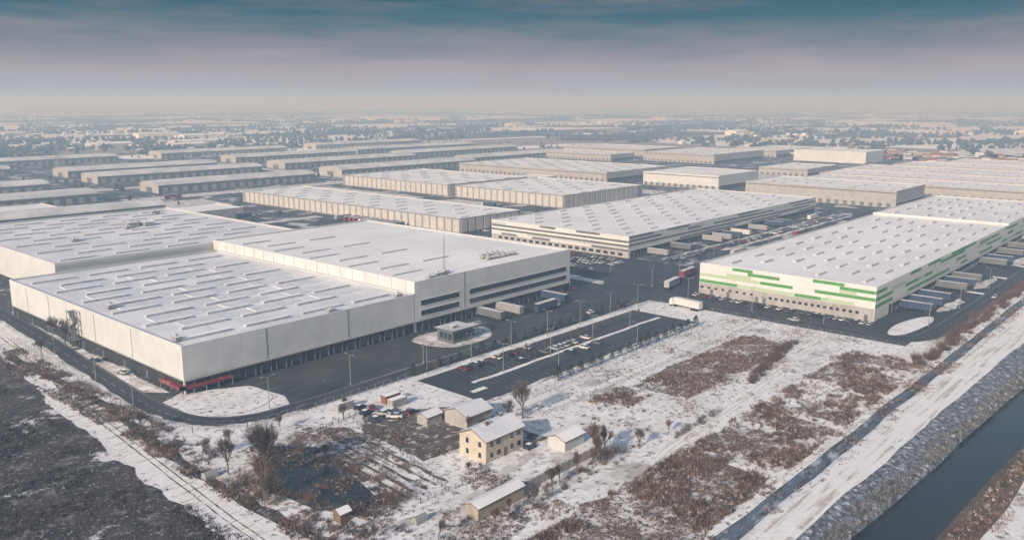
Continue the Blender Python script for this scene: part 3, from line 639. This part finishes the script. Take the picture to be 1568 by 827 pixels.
def tufts(name,fn,n,h,mt,thr=-.1,fs=.09,nb=5,w=.11,z0=0,sp=.45):
    P=[]
    while len(P)<n:
        x,y=fn()
        if noise.noise((x*fs,y*fs,4.2))+.5*noise.noise((x*fs*4,y*fs*4,1))>thr: P.append((x,y))
        elif random.random()<.06: P.append((x,y))
    P=np.array(P); k=len(P)*nb; c=np.repeat(P,nb,0)+RNG.normal(0,.25,(k,2)); a=RNG.uniform(0,6.28,k); hh=RNG.uniform(h[0],h[1],k)
    V=np.zeros((k,3,3)); V[:,0,0]=c[:,0]-np.cos(a)*w; V[:,0,1]=c[:,1]-np.sin(a)*w; V[:,1,0]=c[:,0]+np.cos(a)*w; V[:,1,1]=c[:,1]+np.sin(a)*w
    V[:,2,0]=c[:,0]+RNG.normal(0,sp,k)*hh; V[:,2,1]=c[:,1]+RNG.normal(0,sp,k)*hh; V[:,2,2]=hh+z0; V[:,:2,2]=z0
    fast_mesh(name,V.reshape(-1,3),np.arange(k*3),mt)
U=random.uniform
tufts('dry_grass',lambda:(U(100,289),U(74,98.5)),8500,(.3,1.3),m_grass,.08,.07)
tufts('dry_grass',lambda:(U(206,283),U(116,135)),2800,(.3,1.0),m_grass,.08,.07)
tufts('dry_grass',lambda:(U(186,204),U(125,137)),400,(.3,.9),m_grass,.05)
tufts('dry_grass',lambda:(U(20,79),U(100,420)),11000,(.25,1.0),m_grassd,.08,.07)
tufts('dry_grass',lambda:(U(85,97),U(100,340)),4800,(.2,.9),m_grass,.1)
tufts('dry_grass',lambda:(U(95,135),U(100,180)),3200,(.15,.6),m_grass,.12)
tufts('dry_grass',lambda:(U(165,305),U(100,152)),2200,(.15,.45),m_grass,.22,.12)
tufts('reeds',lambda:(lambda x:(x,U(50,57)+shx(x)))(U(120,620)),9000,(.5,1.3),m_reed,-.2,.2,5,.08,-.7)
tufts('dry_grass',lambda:(lambda x:(x,U(29,36)+shx(x)))(U(120,500)),5000,(.3,1.0),m_grass,-.2,.15)
tufts('dry_grass',lambda:(U(120,500),U(65,74)),2400,(.2,.6),m_grass,.15)
ico=np.array([(0,0,1),(.89,0,.45),(.28,.85,.45),(-.72,.53,.45),(-.72,-.53,.45),(.28,-.85,.45),(.72,.53,-.45),(-.28,.85,-.45),(-.89,0,-.45),(-.28,-.85,-.45),(.72,-.53,-.45),(0,0,-1)])
ift=np.array([(0,1,2),(0,2,3),(0,3,4),(0,4,5),(0,5,1),(1,6,2),(2,7,3),(3,8,4),(4,9,5),(5,10,1),(6,7,2),(7,8,3),(8,9,4),(9,10,5),(10,6,1),(6,11,7),(7,11,8),(8,11,9),(9,11,10),(10,11,6)])
def blobs(name,P,mt):
    P=np.array(P); n=len(P); V=ico[None]*(1+RNG.uniform(-.45,.35,(n,12,1)))*P[:,None,3:4]
    V[:,:,2]*=P[:,None,4]; V+=P[:,None,:3]
    T=(ift[None]+12*np.arange(n)[:,None,None]).ravel(); fast_mesh(name,V.reshape(-1,3),T,mt)
ca=math.radians(41.66)
def fanpt(rmin,rmax):
    r=rmin*(rmax/rmin)**random.random(); a=ca+random.uniform(-.75,.75); return r*math.cos(a),r*math.sin(a),r
Pb=[]
def okpos(x,y): return not(90<x<1460 and 40<y<1330)
for i in range(330):
    x,y,r=fanpt(950,9000)
    ang=random.choice([.12,.12+H90,.3,-.5])+random.uniform(-.1,.1); L=random.uniform(60,500)*(1+r/5000); n=int(L/7)
    for k in range(n):
        t=k/n-.5; px=x+math.cos(ang)*L*t+U(-5,5);py=y+math.sin(ang)*L*t+U(-5,5)
        if okpos(px,py) and noise.noise((px*.01,py*.01,9))>-.25:
            s=U(2.2,5.2)
            for q in range(2): Pb.append((px+U(-2,2),py+U(-2,2),s*U(.6,1.5),s*U(.6,1),U(.9,1.4)))
for i in range(80):
    x,y,r=fanpt(1300,8000)
    for k in range(60):
        px=x+random.gauss(0,60);py=y+random.gauss(0,45)
        if okpos(px,py): s=U(2.5,6); Pb.append((px,py,s,s,U(.8,1.4)))
for i in range(700):
    px,py=U(140,1300),U(540,1330); s=U(1.4,2.8)
    if (px>1140 or py>1150 or (310<px<365) or 565<px<592): Pb.append((px,py,s,s,1.2))
blobs('distant_tree_belt',Pb,m_dtree)
b=MB(); wl=[m_tan,m_conc,m_pwhite,m_beige,m_brick]
cl=[fanpt(1400,5500) for _ in range(30)]
for (cx_,cy_,r) in cl:
    for k in range(random.randint(6,16)):
        x=cx_+random.gauss(0,90);y=cy_+random.gauss(0,70)
        if not okpos(x,y): continue
        sx,sy,h=U(8,18),U(8,12),U(4,8)
        if random.random()<.08: sx,sy,h=U(40,110),U(25,50),U(7,10)
        w=random.choice(wl); b.box(x,x+sx,y,y+sy,0,h,w,m_roof); ym=y+sy/2; hr=h+min(3,sy*.2)
        b.face([(x,y,h+.01),(x+sx,y,h+.01),(x+sx,ym,hr),(x,ym,hr)],m_roof); b.face([(x,ym,hr),(x+sx,ym,hr),(x+sx,y+sy,h+.01),(x,y+sy,h+.01)],m_roof if random.random()<.6 else m_brick)
        b.face([(x,y,h),(x,ym,hr),(x,y+sy,h)],w); b.face([(x+sx,y,h),(x+sx,ym,hr),(x+sx,y+sy,h)],w)
b.obj('distant_village')
b=MB()
for dx,dy in ((-3,-3),(3,-3),(3,3),(-3,3)): b.tube((dx,dy,0),(dx*.15,dy*.15,38),.35,.2,m_metal,4)
for k in range(8):
    z=k*4.6;f=1-.85*z/38;g=1-.85*(z+4.6)/38
    for (a,c) in (((-3,-3),(3,-3)),((3,-3),(3,3)),((3,3),(-3,3)),((-3,3),(-3,-3))): b.tube((a[0]*f,a[1]*f,z),(c[0]*g,c[1]*g,z+4.6),.15,.15,m_metal,3)
for z in (24,30,36): b.tube((-8,0,z),(8,0,z),.25,.25,m_metal,4)
py=b.mesh('pylon_mesh')
for (x,y) in ((430,1180),(760,1400),(1500,900),(1700,600)): inst('electricity_pylon',py,(x,y,0),.5)
# ------------------------------------------------------------ haze layer
hz=MB(); R_=26000; hz.box(-R_,R_,-R_,R_,-15,116,m_snow,None,True); ho=hz.obj('haze')
hm=bpy.data.materials.new('haze_volume'); hm.use_nodes=True; nt=hm.node_tree; nt.nodes.clear()
o=nt.nodes.new('ShaderNodeOutputMaterial'); v=nt.nodes.new('ShaderNodeVolumeScatter'); v.inputs['Color'].default_value=(.47,.72,1,1); v.inputs['Density'].default_value=.00058; v.inputs['Anisotropy'].default_value=0.04
nt.links.new(v.outputs[0],o.inputs['Volume']); ho.data.materials.clear(); ho.data.materials.append(hm)
# ------------------------------------------------------------ light
sd=Vector((-1,-.16,0)).normalized(); el=math.radians(23); sd=Vector((sd.x*math.cos(el),sd.y*math.cos(el),math.sin(el)))
sl=bpy.data.lights.new('sun','SUN'); sl.energy=5.0; sl.angle=math.radians(.6); sl.color=(1,.87,.74)
so=bpy.data.objects.new('sun',sl); COL.objects.link(so); so.rotation_euler=(-sd).to_track_quat('-Z','Y').to_euler(); so.location=(0,0,300)
w=bpy.data.worlds.new('World'); sc.world=w; w.use_nodes=True; nt=w.node_tree;N=nt.nodes;L=nt.links
bg=N['Background']; bg.inputs[1].default_value=.15
sk=N.new('ShaderNodeTexSky'); sk.sky_type='NISHITA'; sk.sun_disc=False; sk.sun_elevation=el; sk.sun_rotation=math.atan2(sd.x,sd.y); sk.dust_density=2
L.new(sk.outputs[0],bg.inputs[0])
tc=N.new('ShaderNodeTexCoord'); sp=N.new('ShaderNodeSeparateXYZ'); L.new(tc.outputs['Generated'],sp.inputs[0])
mp=N.new('ShaderNodeMapping'); mp.inputs['Scale'].default_value=(3,3,24); mp.inputs['Rotation'].default_value=(0.05,.03,0); L.new(tc.outputs['Generated'],mp.inputs[0])
cn=N.new('ShaderNodeTexNoise'); cn.inputs['Scale'].default_value=2.2; cn.inputs['Detail'].default_value=7; cn.inputs['Roughness'].default_value=.55; L.new(mp.outputs[0],cn.inputs[0])
ca_=N.new('ShaderNodeMath'); ca_.operation='MULTIPLY_ADD'; L.new(cn.outputs[0],ca_.inputs[0]); ca_.inputs[1].default_value=-.05; L.new(sp.outputs[2],ca_.inputs[2])
ad=N.new('ShaderNodeMath'); ad.operation='ADD'; L.new(ca_.outputs[0],ad.inputs[0]); ad.inputs[1].default_value=.025
mr=N.new('ShaderNodeMapRange'); mr.inputs[1].default_value=0; mr.inputs[2].default_value=.12; L.new(ad.outputs[0],mr.inputs[0])
cr=N.new('ShaderNodeValToRGB'); e=cr.color_ramp.elements; e[0].position=0; e[0].color=(.34,.39,.49,1); e[1].position=1; e[1].color=(.006,.08,.13,1)
for p_,c_ in ((.28,(.38,.33,.37)),(.48,(.215,.22,.265)),(.73,(.05,.13,.18))):
    q=cr.color_ramp.elements.new(p_); q.color=(*c_,1)
L.new(mr.outputs[0],cr.inputs[0])
mp2=N.new('ShaderNodeMapping'); mp2.inputs['Scale'].default_value=(2.0,2.0,22); mp2.inputs['Rotation'].default_value=(-.06,.05,0); mp2.inputs['Location'].default_value=(3,1,2); L.new(tc.outputs['Generated'],mp2.inputs[0])
c2=N.new('ShaderNodeTexNoise'); c2.inputs['Scale'].default_value=2.4; c2.inputs['Detail'].default_value=8; c2.inputs['Roughness'].default_value=.6; L.new(mp2.outputs[0],c2.inputs[0])
r2=N.new('ShaderNodeMapRange'); r2.inputs[1].default_value=.46; r2.inputs[2].default_value=.80; r2.inputs[4].default_value=.5; L.new(c2.outputs[0],r2.inputs[0])
cm=N.new('ShaderNodeMixRGB'); cm.inputs[2].default_value=(.34,.28,.28,1); L.new(r2.outputs[0],cm.inputs[0]); L.new(cr.outputs[0],cm.inputs[1])
b2=N.new('ShaderNodeBackground'); L.new(cm.outputs[0],b2.inputs[0]); b2.inputs[1].default_value=1
m2=N.new('ShaderNodeMapRange'); m2.inputs[1].default_value=.13; m2.inputs[2].default_value=.30; L.new(sp.outputs[2],m2.inputs[0])
mx=N.new('ShaderNodeMixShader'); L.new(m2.outputs[0],mx.inputs[0]); L.new(b2.outputs[0],mx.inputs[1]); L.new(bg.outputs[0],mx.inputs[2]); L.new(mx.outputs[0],N['World Output'].inputs[0])
# ------------------------------------------------------------ camera
cd=bpy.data.cameras.new('camera'); co=bpy.data.objects.new('camera',cd); COL.objects.link(co)
cd.lens=29.5; cd.clip_start=.5; cd.clip_end=80000; co.location=(0,0,85)
pp=math.atan(258.5/1285); co.rotation_euler=(math.pi/2-pp,0,math.radians(41.66)-math.pi/2)
sc.camera=co
sc.view_settings.view_transform='Standard'; sc.view_settings.look='None'; sc.view_settings.exposure=0
